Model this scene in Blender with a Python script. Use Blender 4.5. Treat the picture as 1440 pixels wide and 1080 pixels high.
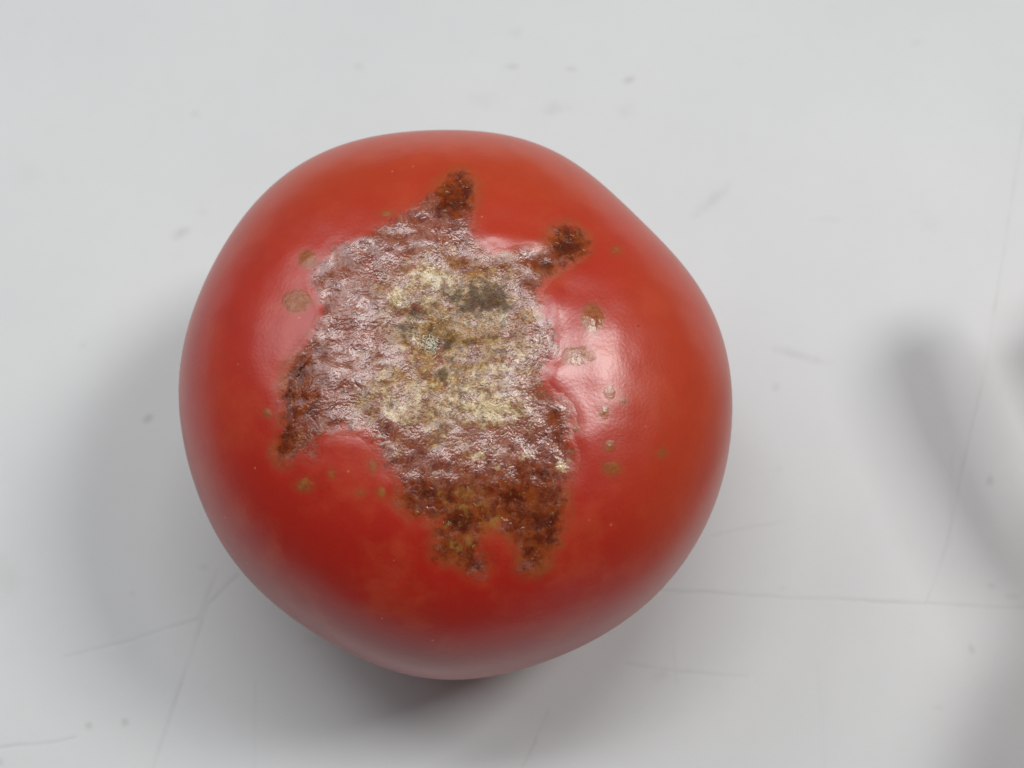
import bpy, math, random
import numpy as np
from mathutils import Vector, Matrix

for o in list(bpy.data.objects):
    bpy.data.objects.remove(o, do_unlink=True)
scene = bpy.context.scene
COL = scene.collection

# ------------------------------------------------------------------ camera
cam_d = bpy.data.cameras.new('camera')
cam = bpy.data.objects.new('camera', cam_d); COL.objects.link(cam)
cam.location = (0.0081784, -0.0541753, 0.2457445)
cam.rotation_euler = (math.radians(15), 0, 0)
cam_d.sensor_width = 36.0
cam_d.lens = 36.0 * 2152.0 / 1440.0
cam_d.clip_start = 0.005; cam_d.clip_end = 20
cam_d.dof.use_dof = True
cam_d.dof.focus_distance = 0.195
cam_d.dof.aperture_fstop = 24.0
scene.camera = cam

# ------------------------------------------------------------------ room light
world = bpy.data.worlds.new('World'); scene.world = world; world.use_nodes = True
bg = world.node_tree.nodes['Background']
bg.inputs['Color'].default_value = (0.93, 0.97, 1.0, 1); bg.inputs['Strength'].default_value = 0.075

def area(name, direction, dist, size, size_y, power, color=(1, 1, 1), spin=0.0):
    d = Vector(direction).normalized()
    l = bpy.data.lights.new(name, 'AREA'); l.shape = 'RECTANGLE'; l.size = size; l.size_y = size_y
    l.energy = power; l.color = color
    o = bpy.data.objects.new(name, l); COL.objects.link(o)
    o.location = d * dist
    o.rotation_euler = (d.to_track_quat('Z', 'Y') @ Matrix.Rotation(spin, 3, 'Z').to_quaternion()).to_euler()
    return o
area('ceiling_lamp_right', (.53, .20, .825), 1.4, .30, .34, 8.4, (1, .985, .965))
area('ceiling_lamp_left', (-.56, .38, .735), 1.5, .75, .75, 5.2, (.96, .975, 1))
area('ceiling_lamp_back', (-.04, .29, .956), 1.4, .85, .20, 7.7, (1, 1, 1))

vs = scene.view_settings
scene.display_settings.display_device = 'sRGB'
vs.view_transform = 'Standard'; vs.look = 'None'; vs.exposure = 0.0; vs.gamma = 1.0; vs.use_curve_mapping = False
scene.render.engine = 'CYCLES'

# ------------------------------------------------------------------ measured shapes (millimetres, tomato axis at 0,0)
OUTLINE = [(-17.88,9.43),(-17.77,10.73),(-16.93,11.57),(-15.52,13.39),(-13.8,14.82),(-12.13,15.22),(-10.39,15.75),(-8.69,17.27),(-7.05,18.19),(-5.33,19.35),(-3.71,20.78),(-2.62,21.8),(-1.36,23.2),(-0.19,24.79),(1.38,25.95),(2.82,24.71),(3.41,22.78),(3.44,20.8),(3.1,18.56),(2.94,16.73),(3.6,15.37),(4.8,13.84),(6.72,12.98),(8.73,13.58),(10.1,13.87),(11.57,13.77),(12.79,15.14),(13.17,16.37),(14.22,17.49),(15.64,18.14),(17.33,17.49),(18.42,15.84),(17.99,14.11),(16.17,12.06),(14.12,10.74),(12.73,9.33),(11.62,7.58),(11.89,6.31),(12.68,4.21),(13.85,2.82),(14.19,0.76),(14,-0.84),(13,-1.8),(12.37,-3.3),(12.36,-4.76),(13.34,-5.91),(14.68,-6.58),(15.47,-7.54),(15.82,-9.31),(15.37,-11.18),(16.25,-13.16),(15.98,-14.99),(15,-16.83),(15,-18.79),(14.74,-20.9),(14.12,-23.26),(12.71,-25.62),(11.47,-27.3),(9.87,-27.76),(8.89,-27.06),(9.06,-25.49),(8.62,-24.02),(7.21,-23.05),(5.98,-22.49),(4.66,-23.26),(4.3,-24.85),(5.18,-26.4),(4.73,-28.04),(3.32,-27.9),(1.3,-26.44),(-1.34,-26.03),(-1.59,-24.29),(-1.14,-22.8),(-1.57,-21.79),(-3.07,-21.36),(-4.83,-20.58),(-6.16,-19.11),(-5.81,-17.41),(-6.17,-16.29),(-7.5,-15.15),(-8.32,-13.48),(-9.13,-11.98),(-10.3,-10.98),(-12.01,-10.58),(-13.64,-10.52),(-15.54,-11.05),(-16.35,-12.23),(-16.16,-13.2),(-16.89,-13.85),(-17.91,-13.01),(-19.12,-13.45),(-20.63,-14.29),(-21.87,-12.97),(-22.06,-12),(-21.21,-10.94),(-20.85,-9.46),(-20.87,-8.13),(-21.11,-5.95),(-20.7,-3.81),(-20.37,-2.28),(-19.38,-0.87),(-18.4,0.45),(-17.52,1.8),(-16.73,2.98),(-16.68,4.03),(-16.34,4.88),(-16.5,6.35),(-17.2,7.48)]
TAN_ZONE = [(-3.78,9.59),(-2.72,11.17),(-0.46,11.56),(1.38,10.18),(3.19,10.59),(5.45,11.03),(7.45,9.3),(8.9,7.38),(8.9,4.66),(8.18,1.99),(10.15,0.34),(10.41,-2.07),(8.62,-3.94),(7.47,-5.6),(8.36,-7.84),(6.41,-9.93),(2.88,-10.13),(1.13,-11.21),(-2.41,-10.67),(-5.96,-9.92),(-8.83,-8.27),(-10.3,-5.72),(-8.28,-3.76),(-6.08,-2.14),(-4.49,-0.86),(-6.5,1.02),(-7.27,3.67),(-8.05,6.07),(-7.38,8.28),(-5.4,8.83)]
ISLANDS = [(-19.34,6.78,1.99,-0.17,0.08,-1.67),(18.42,4.35,1.57,0.14,-0.04,-2.03),(16.43,-0.81,2.27,0.13,-0.01,-1.3),(20.47,-5.34,0.82,0.06,-0.01,-0.91),(22.29,-6.19,0.56,0.05,0,-0.46),(19.8,-7.83,0.73,0.05,-0.01,-0.89),(20.5,-12.04,0.82,0.07,0,-0.78),(20.68,-14.63,1.19,0.09,0,-0.86),(27.22,-12.07,0.58,0.07,0,-0.53),(-17.82,-16.8,1.21,-0.07,-0.01,-0.76),(-14.23,-15.71,0.54,-0.02,0,-0.6),(-7.94,-18.14,0.71,-0.01,0,-0.68),(-22.79,-7.59,0.77,-0.08,0.01,-0.63),(-18.22,12.52,1.24,-0.13,0.08,-1.45),(-9.11,-14.85,0.54,-0.01,0.01,-0.77),(-10.53,-18.06,0.45,-0.02,0,-0.34),(15.91,-10.1,0.8,0.04,-0.01,-0.62),(21.82,14.85,0.69,0.14,-0.02,-0.59),(-8,18.55,0.84,-0.03,0.03,-0.55)]
BROWN = [(0.73,21.79,3.16,0.06,0.09,-4.66,1.1),(15.29,14.86,3.59,0.49,-0.06,-3.41,1.15),(12.29,11.54,2.37,-1.38,-0.74,-1.45,0.95),(10,9.59,1.96,-1.15,-0.73,-1.4,0.6),(-18.72,-4.24,3.79,0.45,1.09,-5.38,1),(-20.46,-10.38,2.62,-0.19,0.02,-4.18,1),(-15.39,-8.94,2.72,-0.11,0.03,-2.21,0.6),(-16.08,0.21,1.88,0.6,1.36,-3.55,0.55),(-3.24,-18.82,4.39,-0.01,-0.01,-3.37,0.9),(2.03,-20.53,7.03,0.11,-0.02,-5,1),(9.94,-19.55,6.22,0.22,0.01,-5.84,1.1),(11.72,-24.51,4.48,0.19,0.03,-4.08,1),(1.14,-25.12,4.39,0.04,-0.04,-3.29,1),(2.72,11.48,3.08,0.36,0.08,-0.89,0.9),(6.36,11.25,2.37,0.1,0,-0.89,0.7),(10.43,4.7,1.99,0.08,-0.01,-2.66,0.5),(14.39,-9.9,2.69,0.12,-0.01,-3.51,0.75),(6.42,-14.92,3.52,0.07,0,-1.72,0.4)]
DEEP = [(0.77,20.08,1.85,0.03,0.02,-1.32,1.1),(-0.5,18.64,1.29,0,0.03,-1.51,0.8),(2.12,22.04,0.93,0.02,0.03,-1.61,0.8),(15.38,14.55,2.25,0.28,-0.03,-1.62,1.1),(12.56,11.46,0.95,-0.56,-0.37,-0.74,0.9),(-18.77,-2.4,1.09,0.11,0.37,-1.83,1.1),(-19.99,-5.51,0.93,-0.07,0.04,-1.98,0.9),(-20.09,-10.23,0.93,0.08,0.28,-1.41,1.1),(-16.78,-7.97,1.28,-0.07,0.02,-1.07,0.8),(-18.21,-6.08,1.3,-0.09,0.03,-1.09,0.6),(8.18,-18.75,2.11,0.06,0,-1.85,0.8),(12.16,-21.42,2.31,0.09,0,-1.08,1.15),(13.05,-22.8,1.25,0.05,0.01,-1.33,0.8),(1.59,-21.79,1.93,0.02,-0.01,-1.5,0.95),(-2.36,-17.98,2.11,-0.01,0,-1.19,0.8),(0.27,-18.83,1.76,0,0,-1.36,0.6),(12.15,-15.65,1.07,0.03,0,-1.38,0.8),(10.39,-12.23,1.24,0.03,0,-1.22,0.6),(0.26,-25.04,1.23,0,-0.01,-0.83,0.7),(4.03,-26.74,0.7,0,-0.01,-0.83,0.7),(10.39,-24.96,0.89,0.02,0.01,-1.81,0.6)]
BLACK = [(5.11,6.7,2.67,-0.44,-0.36,-2.26,1.2),(2.78,5.53,2.34,0.02,0.01,-1.9,0.75),(0.96,7.25,1.62,0.01,0.02,-1.73,0.75),(-0.32,0.99,1.25,0,0.01,-0.93,0.9),(-3.69,4.57,1.44,-0.01,0.02,-1.32,0.5),(-4.91,2.51,1.62,-0.02,0.02,-1.03,0.55),(0.59,7.92,0.9,0,0.01,-0.96,0.6),(7.28,5.59,1.44,0.04,0,-2.1,0.6),(-0.53,-3.46,0.75,-0.28,-0.36,-1.03,0.9),(-2.58,2.49,1.26,0,0.02,-0.75,0.5),(0.79,-1.98,0.53,0,0.01,-1.66,0.5),(3.71,1,3.54,0.55,0.05,-0.37,0.6)]
CREAM = [(-2.51,9.59,2.17,-0.01,0.03,-1.76,1.1),(-6.44,6.8,1.27,-0.01,0.03,-1.34,0.95),(0.49,8.41,1.27,0.01,0.02,-1.36,0.6),(-1.61,9.88,1.45,-0.01,0.02,-1.18,0.6),(5.52,-7.88,3.66,-1.29,-0.72,-2.02,0.85),(8.18,-6.5,2.48,0.05,0,-1.61,0.5),(-5.98,-8.32,3.02,-0.03,0.03,-1.78,0.4),(-2.47,-5.19,2.66,0,0.03,-1.99,0.35),(1.97,-5.19,2.66,0.01,0.01,-1.81,0.3),(6.4,-2.88,2.67,0.04,0,-1.64,0.35),(9.25,-0.98,1.43,0.03,0,-1.11,0.5),(-7.81,-5.13,1.78,-0.03,0.02,-1.27,0.4),(4.22,-13.64,2.28,0.02,0,-1.05,0.5),(9.5,-13.56,1.95,0.05,0,-0.87,0.5),(14.37,-14.71,1.25,0.05,0,-1.04,0.7),(6.42,-15.35,1.23,0.02,0,-0.69,0.5),(-4.81,2.23,0.89,-0.01,0.01,-0.95,0.4),(-4.76,-0.58,2.19,-0.84,-0.27,-0.78,0.4)]  # cream cork; the broadest spot also has a bright sheen painted in
OCHRE = [(3.83,9.6,2.17,0.05,0.01,-1.56,1),(2.36,2.21,3.56,0.35,0.11,-1.21,1.2),(-2.52,-1.05,2.24,-0.63,-0.27,-1.08,0.6),(-1.71,4.56,1.08,0,0.02,-1.31,0.7),(-6.02,-5.61,2.67,-0.03,0.02,-1.45,0.55),(-1.61,-2.9,2.67,0,0.02,-1.29,0.5),(5.49,1.29,2.33,0.03,0.01,-1.3,0.55),(-0.41,8.41,1.27,0,0.02,-1.36,0.5),(2.91,-19.25,3.51,0.05,0,-2.53,0.5),(5.54,-21.75,1.76,0.04,0,-1,0.8),(2.02,-24.29,2.11,0.02,-0.01,-1.32,0.6)]
GREY = [(-2.11,0.99,1.43,0,0.02,-1.49,0.8),(-1.41,8.9,0.9,-0.01,0.02,-1.37,0.7),(-3.32,3.91,0.72,-0.01,0.02,-0.76,0.7),(6.83,3.67,1.26,0.02,0.01,-2.27,0.3)]
SCRATCHES = [[(97.5,59.8),(87,14.1),(78.3,-15.7),(74.2,-24.9)],[(32.1,-22.8),(58.3,-23.8),(90.1,-25.5)],[(-35.9,-20.3),(-40.5,-24.9),(-43.4,-35),(-47.8,-50.3)],[(-62.9,-33.3),(-52.9,-30.8),(-46.8,-28.5),(-41.2,-26.9)],[(-71.8,-47.2),(-65.2,-46.6),(-60.2,-45.6)],[(26.2,-34.4),(34.1,-35.4),(45.3,-36)],[(40.4,-14),(47.4,-12.4),(52,-11.6)],[(13.8,-41.6),(9.8,-50.3)],[(-32.3,-37.2),(-31.9,-50.3)],[(-39.3,-19.7),(-41.8,-27.1)],[(80.6,-0.4),(78.9,-15.7)],[(56.6,-35),(56.9,-50.3)],[(33.6,-30.5),(34,-37.2)]]
STAINS = [(-52.0,5.7,0.97,0.37,0.24,-0.57,0.8),(-48.3,38.3,1.06,1.00,0.67,-0.79,0.6),(-47.2,60.5,0.87,0.00,0.04,-0.81,0.35),(-44.8,42.2,0.98,0.00,0.04,-0.78,0.2),(-63.7,18.3,0.71,0.00,0.05,-0.74,0.25),(8.2,69.6,1.50,0.00,0.00,-0.69,0.45),(18.6,69.1,1.13,0.00,-0.01,-0.55,0.45),(28.8,66.9,1.06,0.42,0.20,-0.64,0.7),(15.6,61.6,2.24,0.00,-0.01,-1.21,0.35),(8.8,76.2,1.51,0.00,-0.00,-1.11,0.2),(-18.5,69.6,1.13,0.00,0.02,-0.82,0.25),(42.4,44.2,2.90,2.53,0.68,-0.90,0.4),(56.3,16.6,5.09,-1.44,-0.22,-0.72,0.4),(-58.2,-43.8,0.48,0.42,0.47,-0.50,0.7),(-52.6,-43.4,0.49,0.42,0.46,-0.50,0.8),(-41.4,-18.9,0.80,0.00,0.02,-0.46,0.4),(-74.1,-20.9,3.43,0.00,0.36,-4.10,0.25),(-71.7,-49.4,0.67,0.00,0.06,-0.65,0.5),(86.4,-4.6,0.58,0.00,-0.08,-0.95,0.6),(85.1,-21.9,0.69,0.00,-0.04,-0.46,0.5),(81.1,-31.8,0.44,0.15,0.24,-0.84,0.5),(75.3,-41.0,0.90,0.00,-0.03,-0.44,0.3),(51.9,11.1,0.71,0.00,-0.03,-0.73,0.3),(79.8,74.2,0.73,0.28,0.14,-0.52,0.25),(28.0,61.2,1.74,0.00,-0.03,-1.35,0.2),(3.2,63.2,2.49,0.00,0.01,-1.62,0.16),(31.8,-36.1,1.35,0.00,-0.03,-1.00,0.25),(51.5,-22.4,0.68,0.00,-0.02,-0.46,0.3),(51.9,-2.8,0.70,0.00,-0.03,-0.59,0.2),(-75.3,49.2,2.45,0.00,0.17,-2.11,0.12),(-23.5,-30.5,1.58,0.00,0.03,-1.01,0.2),(79.9,40.0,1.46,0.00,-0.09,-1.29,0.12),(88.5,-23.7,1.03,0.00,-0.04,-0.45,0.3),(-52.7,-23.2,0.46,0.00,0.03,-0.46,0.3),(62.3,40.7,2.43,0.00,-0.03,-0.52,0.15)]
RC = [38.693, -0.052, -0.024, 0.393, 0.179, 0.109, 0.045, -0.089, -0.01, -0.04]
RS = [-0.0, 0.019, -0.944, -0.134, -0.007, -0.109, 0.197, 0.198, -0.047, -0.018]

MM = 0.001
ZC, BT, BB, NP = 32.5, 28.8, 32.5, 2.62      # equator height, top and bottom half heights, profile exponent
CX, CY = -2.1, 0.9                           # blossom scar centre

# ------------------------------------------------------------------ numpy helpers
def sstep(a, b, x):
    t = np.clip((x - a) / (b - a), 0, 1); return t * t * (3 - 2 * t)

def _h(ix, iy, seed):
    n = (ix.astype(np.int64) * 374761393 + iy.astype(np.int64) * 668265263 + seed * 974711) & 0x7fffffff
    n = ((n ^ (n >> 13)) * 1274126177) & 0x7fffffff
    return ((n ^ (n >> 16)) & 0xffff) / 65535.0 * 2 * np.pi

def perlin(x, y, seed=0):
    ix = np.floor(x); iy = np.floor(y); fx = x - ix; fy = y - iy
    u = fx * fx * fx * (fx * (fx * 6 - 15) + 10); v = fy * fy * fy * (fy * (fy * 6 - 15) + 10)
    def g(dx, dy):
        a = _h(ix + dx, iy + dy, seed); return np.cos(a) * (fx - dx) + np.sin(a) * (fy - dy)
    a = g(0, 0); b = g(1, 0); c = g(0, 1); d = g(1, 1)
    return ((a + u * (b - a)) * (1 - v) + (c + u * (d - c)) * v) * 1.4

def fbm(x, y, f, octv=4, seed=0, gain=.5):
    s = np.zeros_like(x); a = 1.0
    for k in range(octv):
        s += a * perlin(x * f + 13.7 * k, y * f - 7.1 * k, seed + k); f *= 2.03; a *= gain
    return s

def ridged(x, y, f, octv=3, seed=0, gain=.55):
    s = np.zeros_like(x); a = 1.0; t = 0
    for k in range(octv):
        s += a * (1 - np.abs(perlin(x * f + 5.3 * k, y * f + 9.1 * k, seed + k)) * 2); t += a; f *= 1.9; a *= gain
    return s / t

def Rphi(ph):
    r = np.full_like(ph, RC[0])
    for k in range(1, len(RC)):
        r += RC[k] * np.cos(k * ph) + RS[k] * np.sin(k * ph)
    return r

def top_z(x, y):
    rho = np.hypot(x, y) / Rphi(np.arctan2(y, x))
    return ZC + BT * np.clip(1 - rho ** NP, 0, 1) ** (1 / NP)

def smooth_poly(pts, sub=4):
    P = np.array(pts, float); n = len(P); out = []
    for i in range(n):
        p0, p1, p2, p3 = P[i - 1], P[i], P[(i + 1) % n], P[(i + 2) % n]
        for t in np.linspace(0, 1, sub, endpoint=False):
            out.append(.5 * (2 * p1 + (p2 - p0) * t + (2 * p0 - 5 * p1 + 4 * p2 - p3) * t * t + (3 * p1 - p0 - 3 * p2 + p3) * t ** 3))
    return np.array(out)

# signed distance of a closed outline, sampled on a grid and read back bilinearly (positive inside)
G0, G1, GS = -46.0, 46.0, 0.2
_gx = np.arange(G0, G1 + GS, GS)
def sdf_grid(pts):
    P = smooth_poly(pts, 3); Q = np.roll(P, -1, 0)
    X, Y = np.meshgrid(_gx, _gx, indexing='ij')
    d2 = np.full(X.shape, 1e9); ins = np.zeros(X.shape, bool)
    for a, b in zip(P, Q):
        e = b - a; l2 = e @ e + 1e-12
        t = np.clip(((X - a[0]) * e[0] + (Y - a[1]) * e[1]) / l2, 0, 1)
        d2 = np.minimum(d2, (X - a[0] - t * e[0]) ** 2 + (Y - a[1] - t * e[1]) ** 2)
        if a[1] != b[1]:
            c = ((a[1] > Y) != (b[1] > Y)) & (X < e[0] * (Y - a[1]) / e[1] + a[0]); ins ^= c
    return np.where(ins, 1, -1) * np.sqrt(d2)
def bil(g, x, y):
    u = np.clip((x - G0) / GS, 0, len(_gx) - 2.001); v = np.clip((y - G0) / GS, 0, len(_gx) - 2.001)
    i = u.astype(int); j = v.astype(int); u = u - i; v = v - j
    return (g[i, j] * (1 - u) + g[i + 1, j] * u) * (1 - v) + (g[i, j + 1] * (1 - u) + g[i + 1, j + 1] * u) * v

SDF_SCAR = sdf_grid(OUTLINE); SDF_TAN = sdf_grid(TAN_ZONE)

def ell_r(e, x, y):                       # 1 on the ellipse's rim, 0 in its centre
    cx, cy, ax, ay, bx, by = e[:6]
    det = ax * by - ay * bx; dx, dy = x - cx, y - cy
    return np.hypot((dx * by - dy * bx) / det, (dy * ax - dx * ay) / det)
def ell_sd(e, x, y):                      # rough signed distance in mm, positive inside
    return (1 - ell_r(e, x, y)) * min(math.hypot(e[2], e[3]), math.hypot(e[4], e[5]))
def zone(lst, x, y):
    m = np.zeros_like(x)
    for e in lst:
        m = np.maximum(m, e[6] * np.exp(-(ell_r(e, x, y) ** 2) * 1.1))
    return m

def scar_sd(x, y):
    n = .42 * fbm(x, y, .8, 3, 3) + .16 * fbm(x, y, 3.0, 2, 9)
    return bil(SDF_SCAR, x, y) + .45 * n + .62

RIDGES = [(6.3, 15.4, 2.4, 1.5, .22), (11.3, 14.8, 2.2, 1.3, .20), (-3.0, 19.3, 2.2, 1.0, .12), (-7.5, 16.9, 2.4, 1.0, .14), (-11.8, 15.2, 2.4, 1.0, .14), (-15.4, 12.8, 3.0, 2.0, .10), (13.7, 6.0, 1.2, 3.0, .26), (14.0, 1.2, 1.3, 2.6, .20), (13.4, -3.4, 1.5, 2.2, .20), (-15.9, 4.3, 1.6, 1.4, .22),
          (17.5, 3.5, 2.6, 3.5, .06), (17.0, -5.0, 2.4, 3.0, -.12), (2.5, 12.2, 3.5, 2.0, -.2), (0, -12, 9, 3.0, -.12), (-11, -2, 3, 6, -.15), (-9, 9, 4, 3, .18), (8, -6, 4, 4, .15), (-4, -9, 5, 3, .15)]
def relief(x, y):                         # broad relief shared by skin and scar, mm
    s = bil(SDF_SCAR, x, y)
    h = -.30 * sstep(-2.0, 2.0, s)
    for cx, cy, rx, ry, a in RIDGES:
        h = h + a * np.exp(-((x - cx) / rx) ** 2 - ((y - cy) / ry) ** 2)
    d = np.hypot(x - CX, y - CY)
    h = h + .22 * sstep(5, 18, d) * (1 - sstep(18, 30, d))
    h = h - 1.1 * np.exp(-(d / 5.5) ** 2) - .7 * np.exp(-(d / 2.0) ** 2)
    h = h + .10 * fbm(x, y, .16, 2, 31)
    return h

def mesh_obj(name, verts, faces, mat, parent=None, attrs=None, smooth=True):
    me = bpy.data.meshes.new(name)
    v = np.asarray(verts, np.float32); f = np.asarray(faces, np.int32); k = f.shape[1]
    me.vertices.add(len(v)); me.vertices.foreach_set('co', v.ravel())
    me.loops.add(f.size); me.loops.foreach_set('vertex_index', f.ravel())
    me.polygons.add(len(f)); me.polygons.foreach_set('loop_start', np.arange(0, f.size, k, dtype=np.int32))
    if smooth:
        me.polygons.foreach_set('use_smooth', np.ones(len(f), bool))
    for n, a in (attrs or {}).items():
        at = me.attributes.new(n, 'FLOAT', 'POINT'); at.data.foreach_set('value', np.asarray(a, np.float32))
    me.update(); me.validate()
    o = bpy.data.objects.new(name, me); COL.objects.link(o)
    if mat: me.materials.append(mat)
    if parent: o.parent = parent
    return o

# ------------------------------------------------------------------ material helpers
class NT:
    def __init__(s, name):
        s.m = bpy.data.materials.new(name); s.m.use_nodes = True
        s.t = s.m.node_tree; s.b = s.t.nodes['Principled BSDF']
    def n(s, typ, **kw):
        nd = s.t.nodes.new(typ)
        for k, v in kw.items():
            if k.startswith('_'): setattr(nd, k[1:], v)
        return nd
    def put(s, sock, v):
        if isinstance(v, bpy.types.NodeSocket): s.t.links.new(v, sock)
        else: sock.default_value = v
    def attr(s, name):
        nd = s.n('ShaderNodeAttribute'); nd.attribute_name = name; return nd.outputs['Fac']
    def math(s, op, a, b=0.0, c=0.0, clamp=False):
        nd = s.n('ShaderNodeMath'); nd.operation = op; nd.use_clamp = clamp
        s.put(nd.inputs[0], a); s.put(nd.inputs[1], b)
        if len(nd.inputs) > 2: s.put(nd.inputs[2], c)
        return nd.outputs[0]
    def mix(s, f, a, b, mode='MIX'):
        nd = s.n('ShaderNodeMix'); nd.data_type = 'RGBA'; nd.blend_type = mode
        s.put(nd.inputs[0], f); s.put(nd.inputs[6], a if not isinstance(a, tuple) else (*a, 1)[:4]); s.put(nd.inputs[7], b if not isinstance(b, tuple) else (*b, 1)[:4])
        return nd.outputs[2]
    def noise(s, scale, detail=3, rough=.55, vec=None, dist=0.0):
        nd = s.n('ShaderNodeTexNoise'); nd.inputs['Scale'].default_value = scale; nd.inputs['Detail'].default_value = detail
        nd.inputs['Roughness'].default_value = rough; nd.inputs['Distortion'].default_value = dist
        s.put(nd.inputs['Vector'], vec if vec else s.obj()); return nd.outputs['Fac']
    def obj(s):
        if not hasattr(s, '_o'): s._o = s.n('ShaderNodeTexCoord').outputs['Object']
        return s._o
    def rng(s, v, a, b, c=0.0, d=1.0, smooth=False):
        nd = s.n('ShaderNodeMapRange'); nd.interpolation_type = 'SMOOTHSTEP' if smooth else 'LINEAR'
        for i, q in enumerate((v, a, b, c, d)): s.put(nd.inputs[i], q)
        return nd.outputs[0]
    def bump(s, h, strength, dist):
        nd = s.n('ShaderNodeBump'); nd.inputs['Strength'].default_value = strength; nd.inputs['Distance'].default_value = dist
        s.put(nd.inputs['Height'], h); s.put(s.b.inputs['Normal'], nd.outputs[0]); return nd
    def set(s, **kw):
        for k, v in kw.items(): s.put(s.b.inputs[k.replace('_', ' ')], v)

def srgb(r, g, b):
    f = lambda c: ((c / 255 + .055) / 1.055) ** 2.4 if c > 10 else c / 255 / 12.92
    return (f(r), f(g), f(b), 1.0)

# ------------------------------------------------------------------ materials
RED = srgb(184, 46, 26); ORANGE = srgb(186, 70, 30); OLIVE = srgb(150, 84, 38)
def skin_colour(k):
    n1 = k.noise(38, 2, .5); n2 = k.noise(420, 3, .6)
    c = k.mix(k.rng(n1, .35, .68, 0, 1, True), RED, srgb(172, 36, 20))
    c = k.mix(k.attr('shaded_ripe'), c, srgb(170, 27, 9))  # ripeness red, darkened to put the lower near side's shade into the colour
    c = k.mix(k.attr('orange'), c, ORANGE)
    c = k.mix(k.rng(k.noise(120, 4, .6), .46, .70, 0, .5, True), c, srgb(190, 74, 40))
    return k.mix(k.rng(n2, .3, .75, 0, .22), c, srgb(166, 44, 24))
k = NT('tomato_skin')
n3 = k.noise(2200, 2, .5)
c = skin_colour(k)
c = k.mix(k.attr('halo'), c, OLIVE)
vo = k.n('ShaderNodeTexVoronoi'); vo.inputs['Scale'].default_value = 330; k.put(vo.inputs['Vector'], k.obj())
sp = k.math('MULTIPLY', k.rng(vo.outputs['Distance'], .03, .07, 1, 0, True), k.math('GREATER_THAN', k.noise(140, 0), .49))
c = k.mix(k.math('MULTIPLY', sp, .6), c, srgb(214, 120, 84))
pores = k.attr('pores')
vp = k.n('ShaderNodeTexVoronoi'); vp.inputs['Scale'].default_value = 620; k.put(vp.inputs['Vector'], k.obj())
pm = k.math('MULTIPLY', k.math('MULTIPLY', k.rng(vp.outputs['Distance'], .06, .14, 1, 0, True), pores), k.math('GREATER_THAN', k.noise(500, 0), .55))
c = k.mix(pm, c, srgb(96, 22, 20))
k.set(Base_Color=c, Roughness=.33, Specular_IOR_Level=.8, Subsurface_Weight=.22, Subsurface_Radius=(1.0, .22, .10), Subsurface_Scale=.0025)
k.b.subsurface_method = 'BURLEY'
k.bump(k.math('ADD', n3, k.math('MULTIPLY', k.noise(900, 2), .3)), .07, .0003)
M_SKIN = k.m

def scar_material(name, blemish=False):
    k = NT(name)
    f1 = k.noise(1700, 4, .65, dist=1.2); f2 = k.noise(620, 4, .6, dist=.8); f3 = k.noise(4200, 2, .5)
    w = k.attr('crest')
    c = k.mix(k.rng(f2, .34, .66, 0, 1, True), srgb(108, 46, 35), srgb(146, 82, 66))
    c = k.mix(k.attr('rust'), c, k.mix(f2, srgb(112, 44, 24), srgb(142, 78, 52)))
    c = k.mix(k.math('MULTIPLY', w, .62), c, srgb(190, 136, 118))
    br = k.mix(k.rng(f2, .36, .64, 0, 1, True), srgb(100, 34, 12), srgb(134, 60, 22))
    br = k.mix(k.math('MULTIPLY', w, .16), br, srgb(164, 106, 62))
    c = k.mix(k.attr('brown'), c, br)
    c = k.mix(k.attr('deep'), c, k.mix(f1, srgb(54, 10, 4), srgb(84, 26, 10)))
    tn = k.mix(k.rng(f1, .33, .66, 0, 1, True), srgb(122, 80, 42), srgb(180, 138, 80))
    tn = k.mix(k.attr('mott'), tn, k.mix(f1, srgb(96, 62, 40), srgb(132, 94, 62)))
    tn = k.mix(k.math('MULTIPLY', w, .42), tn, srgb(204, 170, 114))
    c = k.mix(k.attr('tan'), c, tn)
    c = k.mix(k.attr('ochre'), c, k.mix(f1, srgb(136, 86, 34), srgb(180, 134, 66)))
    c = k.mix(k.attr('cream'), c, k.mix(f1, srgb(170, 140, 94), srgb(224, 204, 160)))
    c = k.mix(k.attr('black'), c, k.mix(f1, srgb(34, 24, 14), srgb(78, 58, 34)))
    c = k.mix(k.attr('grey'), c, k.mix(f1, srgb(136, 116, 82), srgb(196, 184, 154)))
    e = k.attr('rim')
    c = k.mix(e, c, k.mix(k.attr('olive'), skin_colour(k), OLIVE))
    ro = k.math('ADD', k.math('MULTIPLY', k.attr('tan'), .08), k.rng(f1, .3, .7, .20, .32))
    ro = k.math('ADD', ro, k.math('MULTIPLY', k.attr('black'), .25))
    ro = k.math('ADD', k.math('MULTIPLY', ro, k.math('SUBTRACT', 1.0, e)), k.math('MULTIPLY', e, .35))
    spec = k.math('MULTIPLY', k.math('SUBTRACT', 1.0, k.math('MULTIPLY', k.attr('black'), .75)), k.math('SUBTRACT', 1.0, k.math('MULTIPLY', k.attr('brown'), .5)))
    spec = k.math('MULTIPLY', spec, k.math('SUBTRACT', 1.0, k.math('MULTIPLY', k.attr('tan'), .15)))
    spec = k.math('MULTIPLY', spec, k.math('SUBTRACT', 1.0, k.math('MULTIPLY', k.attr('rust'), .45)))
    spec = k.math('MAXIMUM', spec, k.math('MULTIPLY', e, .8))
    k.set(Base_Color=c, Roughness=ro, Specular_IOR_Level=spec, Subsurface_Weight=.10, Subsurface_Radius=(1.0, .3, .15), Subsurface_Scale=.0015)
    k.b.subsurface_method = 'BURLEY'
    k.bump(k.math('ADD', k.math('MULTIPLY', f3, .5), f1), .10, .00022)
    return k.m
M_SCAR = scar_material('corky_scar')

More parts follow.
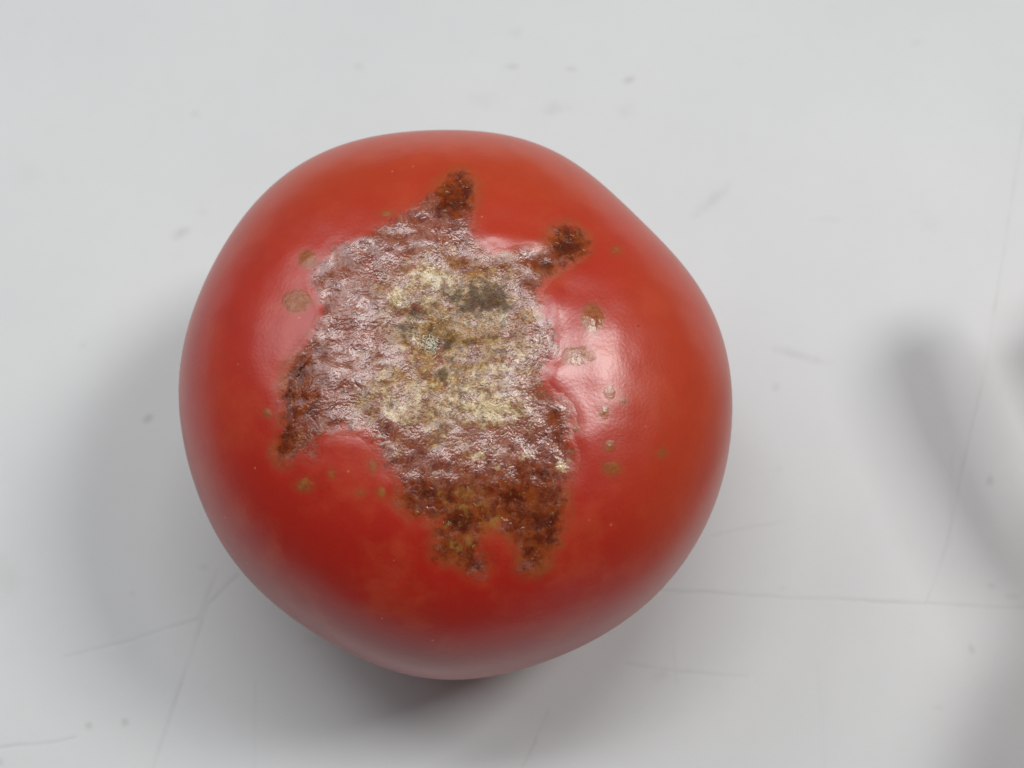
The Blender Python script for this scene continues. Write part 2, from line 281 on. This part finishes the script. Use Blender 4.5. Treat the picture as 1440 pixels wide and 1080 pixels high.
# ------------------------------------------------------------------ tabletop
k = NT('white_board')
lines = k.attr('scratch'); st_m = k.attr('stain')
base = k.mix(k.rng(k.noise(14, 4, .6), .3, .7, 0, 1), srgb(206, 209, 210), srgb(213, 216, 216))
base = k.mix(k.rng(k.noise(300, 4, .7), .5, .78, 0, .10), base, srgb(196, 194, 188))
base = k.mix(k.rng(k.noise(2600, 2, .7), .35, .7, 0, .10), base, srgb(180, 182, 183))
base = k.mix(k.math('MULTIPLY', st_m, .38), base, srgb(134, 130, 120))
base = k.mix(k.math('MULTIPLY', lines, .42), base, srgb(140, 142, 144))
k.set(Base_Color=base, Roughness=.48, Specular_IOR_Level=.35)
k.bump(k.noise(900, 3), .03, .0003)
M_BOARD = k.m

SW = [(.40, .5), (.42, .45), (.6, .45), (.45, .42), (.38, .55), (.38, .4), (.45, .25), (.45, .4), (.45, .2), (.7, .35), (.45, .2), (.6, .1), (.6, .2)]
def build_tabletop():
    g = np.concatenate([np.linspace(-450, -96, 14), np.arange(-95, 108, .27), np.linspace(109, 450, 14)])
    h = np.concatenate([np.linspace(-400, -57, 14), np.arange(-56, 90, .27), np.linspace(91, 500, 14)])
    X, Y = np.meshgrid(g, h, indexing='ij'); x, y = X.ravel(), Y.ravel()
    wob = .35 * fbm(x, y, .06, 3, 201) + .10 * fbm(x, y, .5, 2, 203)
    L = np.zeros_like(x)
    for s, (wd, st) in zip(SCRATCHES, SW):
        for a, b in zip(s[:-1], s[1:]):
            a = np.array(a); e = np.array(b) - a; t = np.clip(((x - a[0]) * e[0] + (y - a[1]) * e[1]) / (e @ e), 0, 1)
            d = np.hypot(x - a[0] - t * e[0], y - a[1] - t * e[1] + wob)
            L = np.maximum(L, st * sstep(wd, 0, d))
    L *= np.clip(.75 + .5 * fbm(x, y, .11, 3, 205), .25, 1.1)
    S = np.zeros_like(x); edge = .45 * fbm(x, y, .45, 3, 207)
    for e in STAINS:
        S = np.maximum(S, e[6] * sstep(1.5, .1, ell_r(e, x, y) + edge))
    z = -.10 * L - .03 * S
    nx, ny = X.shape; q = (np.arange(nx - 1)[:, None] * ny + np.arange(ny - 1)[None]).ravel()
    F = np.stack([q, q + ny, q + ny + 1, q + 1], -1)
    V = np.stack([x, y, z], -1)
    # a thick edge and an underside
    ring = np.concatenate([np.arange(nx) * ny, (nx - 1) * ny + np.arange(1, ny), (np.arange(nx - 2, -1, -1)) * ny + ny - 1, np.arange(ny - 2, 0, -1)])
    n0 = len(V); low = V[ring].copy(); low[:, 2] = -25
    m = len(ring); i = np.arange(m); j = (i + 1) % m
    F2 = np.stack([ring[i], n0 + i, n0 + j, ring[j]], -1)
    V = np.concatenate([V, low]); z0 = np.zeros(m)
    return mesh_obj('tabletop', V * MM, np.concatenate([F, F2]), M_BOARD, None, {'scratch': np.concatenate([L, z0]), 'stain': np.concatenate([S, z0])})
board = build_tabletop()
board['kind'] = 'structure'

# ------------------------------------------------------------------ the tomato
tomato = bpy.data.objects.new('tomato', None); COL.objects.link(tomato)
tomato.empty_display_size = .02
tomato['label'] = 'ripened red tomato with a large corky brown scar around its blossom end'
tomato['category'] = 'tomato'

def halo_val(x, y, s):                    # olive translucent margin around the brown lobes and the islands
    near_b = np.clip(zone(BROWN, x, y) * 1.5, 0, 1)
    h = sstep(-1.2, .5, s + .45 * fbm(x, y, .7, 3, 77)) * (.05 + .62 * near_b)
    for e in ISLANDS:
        sd = ell_sd(e, x, y) + .25 * fbm(x, y, 1.6, 2, 55)
        h = np.maximum(h, .45 * sstep(-.8, .35, sd))
    return h * np.clip(.75 + .6 * fbm(x, y, .35, 3, 79), .25, 1.1)
def hue_vals(x, y):
    ora = sstep(8, 34, y + 5 * fbm(x, y, .05, 2, 5)) * .8 + .35 * sstep(16, 34, x + 4 * fbm(x, y, .06, 2, 8))
    ora = np.clip(np.maximum(ora, .55 * sstep(14, 30, x) * sstep(-34, -10, y)), 0, 1)
    return ora, sstep(-6, -24, y + 4 * fbm(x, y, .07, 2, 15)) * (1 - .6 * sstep(12, 30, x))  # second mask: near-side red, partly ripeness, partly painted shade
def build_skin():
    NA = 720
    # top: rings by rho; bottom: rings down to the stem hollow on the table
    rt = np.concatenate([np.linspace(0, .80, 190), 1 - (1 - np.linspace(.80, 1, 70)) ** 1.0])
    rt = np.unique(np.concatenate([np.linspace(0.004, .82, 190), np.sin(np.linspace(math.asin(.82), math.pi / 2, 60))]))
    ph = np.linspace(0, 2 * math.pi, NA, endpoint=False); R = Rphi(ph)
    V = []; top_n = len(rt)
    for r in rt:
        V.append(np.stack([r * R * np.cos(ph), r * R * np.sin(ph), np.full(NA, np.nan)], -1))
    V = np.concatenate(V); x, y = V[:, 0], V[:, 1]
    rho = np.repeat(rt, NA)
    z = ZC + BT * np.clip(1 - rho ** NP, 0, 1) ** (1 / NP)
    fade = 1 - sstep(.80, .95, rho)
    V[:, 2] = z + relief(x, y) * fade - .9 * sstep(.25, 1.9, bil(SDF_SCAR, x, y))
    rb = np.sin(np.linspace(math.pi / 2, 0.12, 70))[1:]
    W = []
    for r in rb:
        zz = ZC - BB * (1 - r ** 2.1) ** (1 / 2.1)
        zz = zz + 5.0 * math.exp(-(r / .30) ** 2) + .9     # stem hollow
        W.append(np.stack([r * R * np.cos(ph), r * R * np.sin(ph), np.full(NA, zz - .9 * (1 - r))], -1))
    W = np.concatenate(W); W[:, 2] -= 0
    A = np.concatenate([V, W])
    nr = top_n + len(rb)
    i = np.arange(nr - 1)[:, None] * NA; j = np.arange(NA)[None]; j2 = (j + 1) % NA
    F = np.stack([(i + j), (i + NA + j), (i + NA + j2), (i + j2)], -1).reshape(-1, 4)
    lo = A[:, 2].min(); A[:, 2] -= lo * sstep(20, 2, A[:, 2])
    x, y = A[:, 0], A[:, 1]; top = np.arange(len(A)) < len(V)
    s = scar_sd(x, y)
    halo = halo_val(x, y, s)
    halo = np.where(top, halo, 0)
    ora, shaded_ripe = hue_vals(x, y); ora = np.where(top, ora, .25); shaded_ripe = np.where(top, shaded_ripe, .5)
    pores = np.where(top, np.exp(-((x - 22) / 5) ** 2 - ((y - 2.5) / 5) ** 2), 0)
    return mesh_obj('skin', A * MM, F, M_SKIN, tomato, {'halo': halo, 'orange': ora, 'shaded_ripe': shaded_ripe, 'pores': pores})
skin = build_skin()

SCAR_GRID = {}
def scar_z(x, y):
    g = SCAR_GRID; i = np.clip(np.round((x - g['x0']) / g['step']).astype(int), 0, g['z'].shape[0] - 1); j = np.clip(np.round((y - g['y0']) / g['step']).astype(int), 0, g['z'].shape[1] - 1)
    return g['z'][i, j]
def crust(name, sdf, bbox, step, mat, parent, amp=1.0, thick=.05, island=False):
    x0, x1, y0, y1 = bbox
    gx = np.arange(x0, x1, step); gy = np.arange(y0, y1, step)
    X, Y = np.meshgrid(gx, gy, indexing='ij'); x = X.ravel(); y = Y.ravel()
    s = sdf(x, y)
    keep = s > -.30
    # wrinkled, curly cork: ridged noise in a warped domain, finer towards the middle
    wx = .95 * fbm(x, y, .42, 3, 101) + .14 * fbm(x, y, 2.6, 2, 103); wy = .95 * fbm(x, y, .42, 3, 102) + .14 * fbm(x, y, 2.6, 2, 104)
    w1 = ridged(x + wx * 1.5, y + wy * 1.5, .95, 3, 11); w2 = ridged(x + wx * 1.3, y + wy * 1.3, 2.2, 2, 21)
    lump = fbm(x, y, .30, 2, 41)
    tan = .92 * sstep(-3.6, 3.6, bil(SDF_TAN, x, y) + 3.4 * fbm(x, y, .33, 6, 61, .62)) * (1 - .9 * sstep(.1, .6, fbm(x, y, .42, 4, 67, .6))) if not island else np.zeros_like(x)
    brk = lambda q, f, sd, am=.40, gn=.52: sstep(.16, .84, q + am * fbm(x, y, f, 4, sd, gn))
    br = zone(BROWN, x, y); brown = brk(br, .7, 71)
    deep = brk(zone(DEEP, x, y) * .85, 1.1, 72) * .72
    black = brk(zone(BLACK, x, y) * 1.0, .8, 73, .5, .62) * .74
    cream = brk(zone(CREAM, x, y) * .85 + .14 * tan, 1.0, 74, .62, .66) * .9
    cream = cream * np.clip(2.2 * zone(CREAM, x, y) + .9 * tan, 0, 1)
    och = brk(zone(OCHRE, x, y) * .9, .7, 75, .45, .6) * .7
    grey = brk(zone(GREY, x, y) * .85, 1.4, 76) * .85
    if island:
        brown = np.full_like(x, .6); deep = .2 * sstep(.0, .6, fbm(x, y, 1.0, 3, 83)); och = .5 + .3 * fbm(x, y, 1.2, 2, 85); black = cream = grey = np.zeros_like(x); och = np.clip(och, 0, 1)
    crest = sstep(.50, .86, .6 * w1 + .4 * w2)
    inn = sstep(.0, 2.2, s)
    fld = .075 * w1 + .085 * w2 + .018 * perlin(x * 5.5 + wx * 3, y * 5.5 + wy * 3, 91)
    gxx, gyy = np.gradient(fld.reshape(X.shape), step); sl = np.sqrt((gxx ** 2 + gyy ** 2).mean())
    rough = amp * inn * (fld - fld.mean()) * (.18 / sl) * (.45 + .95 * sstep(-.6, .7, fbm(x, y, .24, 3, 111))) * (1 - .15 * brown * (1 - tan)); fine = 0.0
    h = thick * 2 * sstep(-.6, 1.2, s) - thick * .6 + .20 * inn * lump + rough + fine
    if not island: h = h - .20 * sstep(.9, 2.4, s) * np.clip(zone(DEEP, x, y), 0, 1) - .25 * inn * np.clip(zone(BLACK, x, y), 0, 1) + .08 * np.clip(zone(CREAM, x, y), 0, 1) * inn
    h = np.where((s > .15) & (s < 2.2), np.maximum(h, .022 * sstep(.1, .5, s)), h)
    z = top_z(x, y) + relief(x, y) + h
    if not island: SCAR_GRID.update(x0=x0, y0=y0, step=step, z=z.reshape(X.shape))
    rim = sstep(1.75, -.05, s - .1 + .75 * fbm(x, y, .9, 4, 95, .6)); rim = sstep(.55, -.1, s + .3 * fbm(x, y, 1.4, 3, 95)) if island else rim; rim = np.maximum(rim, .30) if island else rim; rust = sstep(.0, .7, fbm(x, y, .30, 3, 97) + .1)
    olive = halo_val(x, y, s if not island else scar_sd(x, y)); ora, shaded_ripe = hue_vals(x, y)
    idx = -np.ones(len(x), int); idx[keep] = np.arange(keep.sum())
    nx, ny = X.shape
    q = (np.arange(nx - 1)[:, None] * ny + np.arange(ny - 1)[None]).ravel()
    Q = idx[np.stack([q, q + ny, q + ny + 1, q + 1], -1)]; Q = Q[(Q >= 0).all(1)]
    P = np.stack([x, y, z], -1)[keep] * MM
    at = dict(tan=tan, brown=brown, deep=deep, black=black, cream=cream, ochre=och, grey=grey, crest=crest, rim=rim, olive=olive, orange=ora, shaded_ripe=shaded_ripe, rust=rust, mott=sstep(-.2, .5, fbm(x, y, .75, 4, 69, .6)))
    return mesh_obj(name, P, Q, mat, parent, {a: b[keep] for a, b in at.items()})
scar = o = crust('scar', scar_sd, (-24.5, 20.5, -29.5, 27.5), .085, M_SCAR, tomato)
o['label'] = 'wrinkled silvery brown corky scar with dark brown lobes'
for e in ISLANDS:
    rx = math.hypot(e[2], e[4]) + 1.2; ry = math.hypot(e[3], e[5]) + 1.2
    small = max(rx, ry) < 2.4
    f = lambda x, y, e=e: ell_sd(e, x, y) + .28 * fbm(x, y, 1.1, 3, int(abs(e[0]) * 10)) * (.5 if small else 1)
    crust('blemish', f, (e[0] - rx, e[0] + rx, e[1] - ry, e[1] + ry), .085, M_SCAR, tomato, amp=1.1, thick=.04, island=True)

# ------------------------------------------------------------------ dried flower remnant in the middle of the scar
k = NT('dry_fibre')
c = k.mix(k.noise(900, 3), srgb(184, 174, 146), srgb(240, 234, 216))
k.set(Base_Color=c, Roughness=.7, Specular_IOR_Level=.3); M_FIBRE = k.m
def build_tip():
    rnd = random.Random(7); V = []; F = []
    for i in range(95):
        a = rnd.uniform(0, 2 * math.pi); r = abs(rnd.gauss(0, .75)); x = CX + r * math.cos(a) * 1.0; y = CY + r * math.sin(a) * 1.05
        ang = rnd.uniform(0, 2 * math.pi); curl = rnd.uniform(-1.6, 1.6); ln = rnd.uniform(.35, 1.0); w = rnd.uniform(.035, .075)
        n = 7; pts = []
        bx = np.array([x]); by = np.array([y]); z0 = float((top_z(bx, by) + relief(bx, by))[0]) + .08
        lift = rnd.uniform(.1, .42)
        for q in range(n):
            t = q / (n - 1); pts.append((x, y, z0 + lift * math.sin(t * math.pi) + .05)); x += ln / n * math.cos(ang); y += ln / n * math.sin(ang); ang += curl / n * 2
        base = len(V)
        for q, p in enumerate(pts):
            d = np.array(pts[min(q + 1, n - 1)]) - np.array(pts[max(q - 1, 0)]); d /= np.linalg.norm(d) + 1e-9
            sx = np.cross(d, (0, 0, 1)); sx /= np.linalg.norm(sx) + 1e-9; up = np.cross(sx, d); ww = w * (1 - .5 * abs(q / (n - 1) - .4))
            for cc, ss in ((1, 0), (0, 1), (-1, 0), (0, -1)): V.append(np.array(p) + sx * ww * cc + up * ww * ss)
        for q in range(n - 1):
            for e in range(4): F.append((base + q * 4 + e, base + q * 4 + (e + 1) % 4, base + q * 4 + 4 + (e + 1) % 4, base + q * 4 + 4 + e))
    o = mesh_obj('blossom_tip', np.array(V) * MM, F, M_FIBRE, tomato)
    o['label'] = 'tiny tuft of pale grey dried flower fibres'
    return o
build_tip()

# curled papery fibres lifting off the corky middle of the scar
k = NT('cork_fibre')
c = k.mix(k.attr('shade'), srgb(140, 104, 64), srgb(220, 196, 150)); c = k.mix(k.attr('dark'), c, srgb(72, 50, 30))
k.set(Base_Color=c, Roughness=.5, Specular_IOR_Level=.5); M_CORK = k.m
def build_fibres(n=2000, seg=6):
    rg = np.random.default_rng(5)
    x = rg.uniform(-22, 19, 40000); y = rg.uniform(-27, 24, 40000)
    tz = sstep(-2.0, 2.0, bil(SDF_TAN, x, y) + 1.5 * fbm(x, y, .38, 4, 61)); s = scar_sd(x, y)
    pr = np.where(s > .8, .04 + .9 * tz, 0); ok = rg.uniform(0, 1, len(x)) < pr
    x = x[ok][:n]; y = y[ok][:n]; n = len(x)
    ang = rg.uniform(0, 2 * math.pi, n); curl = rg.normal(0, 2.2, n); ln = rg.uniform(.25, .85, n); w = rg.uniform(.018, .045, n)
    px = [x]; py = [y]
    for q in range(seg - 1):
        px.append(px[-1] + ln / seg * np.cos(ang)); py.append(py[-1] + ln / seg * np.sin(ang)); ang = ang + curl / seg
    X = np.stack(px, 1); Y = np.stack(py, 1); t = np.linspace(0, 1, seg)[None]
    Z = scar_z(X.ravel(), Y.ravel()).reshape(X.shape) + rg.uniform(-.01, .06, n)[:, None] * np.sin(t * math.pi) + .012
    P = np.stack([X, Y, Z], -1); D = np.gradient(P, axis=1); D /= np.linalg.norm(D, axis=-1, keepdims=True)
    S = np.cross(D, np.array([0, 0, 1.])); S /= np.linalg.norm(S, axis=-1, keepdims=True) + 1e-9; U = np.cross(S, D)
    W = (w[:, None] * (1 - .7 * np.abs(2 * t - 1) ** 2))[..., None]
    R4 = np.stack([P + S * W, P + U * W, P - S * W, P - U * W], 2)             # n, seg, 4, 3
    b = (np.arange(n)[:, None, None] * seg + np.arange(seg - 1)[None, :, None]) * 4; e = np.arange(4)[None, None]; e2 = (e + 1) % 4
    F = np.stack([b + e, b + e2, b + 4 + e2, b + 4 + e], -1).reshape(-1, 4)
    dk = np.clip(zone(BLACK, x, y) * 1.1, 0, .9) * rg.uniform(.5, 1, n); sh = rg.uniform(0, 1, n) ** 1.6
    o = mesh_obj('fibre', R4.reshape(-1, 3) * MM, F, M_CORK, scar, {'shade': np.repeat(sh, seg * 4), 'dark': np.repeat(dk, seg * 4)})
    o['kind'] = 'stuff'; o['label'] = 'curled pale cork fibres over the middle of the scar'
build_fibres()

# ------------------------------------------------------------------ the hand beside the board's right side (its shadows fall into the picture)
k = NT('hand_skin')
c = k.mix(k.noise(60, 4), srgb(206, 150, 124), srgb(190, 128, 104)); k.set(Base_Color=c, Roughness=.5, Subsurface_Weight=.1, Subsurface_Radius=(1, .4, .2), Subsurface_Scale=.004)
k.b.subsurface_method = 'BURLEY'; M_HAND = k.m
k = NT('white_cotton'); c = k.mix(k.noise(400, 4), srgb(214, 216, 220), srgb(232, 233, 235)); k.set(Base_Color=c, Roughness=.9); k.bump(k.noise(2600, 2), .3, .0004); M_COTTON = k.m
def skinned(name, verts, edges, mat, parent=None, root=0):
    me = bpy.data.meshes.new(name); me.from_pydata([tuple(c * MM for c in v[:3]) for v in verts], edges, [])
    o = bpy.data.objects.new(name, me); COL.objects.link(o); me.materials.append(mat)
    m = o.modifiers.new('Skin', 'SKIN'); m.use_smooth_shade = True
    if not me.skin_vertices: me.attributes.new('x', 'FLOAT', 'POINT')
    sv = me.skin_vertices[0].data
    for i, v in enumerate(verts):
        sv[i].radius = (v[3] * MM, (v[4] if len(v) > 4 else v[3]) * MM); sv[i].use_root = (i == root)
    s = o.modifiers.new('Subdivision', 'SUBSURF'); s.levels = 2; s.render_levels = 2
    if parent: o.parent = parent
    return o
HV = [(136, -104, 38, 21, 16), (117, -66, 37, 36, 16), (117, -31, 37, 37, 15), (140, -140, 41, 21, 17), (145, -205, 48, 27, 23),
      (115, -17, 36, 7.2), (106, -7, 35, 6.2), (100.5, 4.6, 34, 6.6), (96, 17, 34, 7.4), (93.5, 30.5, 34, 7),
      (130, 0, 37, 9.5), (134, 14, 39, 9), (123, 26, 34, 8.5), (111, 27, 25, 7.5),
      (140, 2, 37, 9.5), (147, 20, 39, 9), (143, 35, 36, 8.5), (133, 40, 29, 7.5),
      (149, -4, 37, 9), (159, 14, 38, 8.5), (157, 30, 35, 8), (148, 37, 29, 7),
      (154, -16, 36, 8.5), (167, 0, 36, 7.5), (169, 14, 33, 7), (163, 23, 28, 6)]
HE = [(0, 1), (1, 2), (0, 3), (3, 4), (2, 5), (5, 6), (6, 7), (7, 8), (8, 9), (2, 10), (10, 11), (11, 12), (12, 13), (2, 14), (14, 15), (15, 16), (16, 17), (2, 18), (18, 19), (19, 20), (20, 21), (2, 22), (22, 23), (23, 24), (24, 25)]
hand = skinned('person', HV, HE, M_HAND)
hand['label'] = "person's bare right hand and sleeved forearm hovering just beyond the right edge"
hand['category'] = 'person'
skinned('sleeve', [(138, -165, 40, 33, 29), (141, -215, 46, 37, 33), (146, -300, 58, 42, 38), (152, -390, 72, 46, 42)], [(0, 1), (1, 2), (2, 3)], M_COTTON, hand)
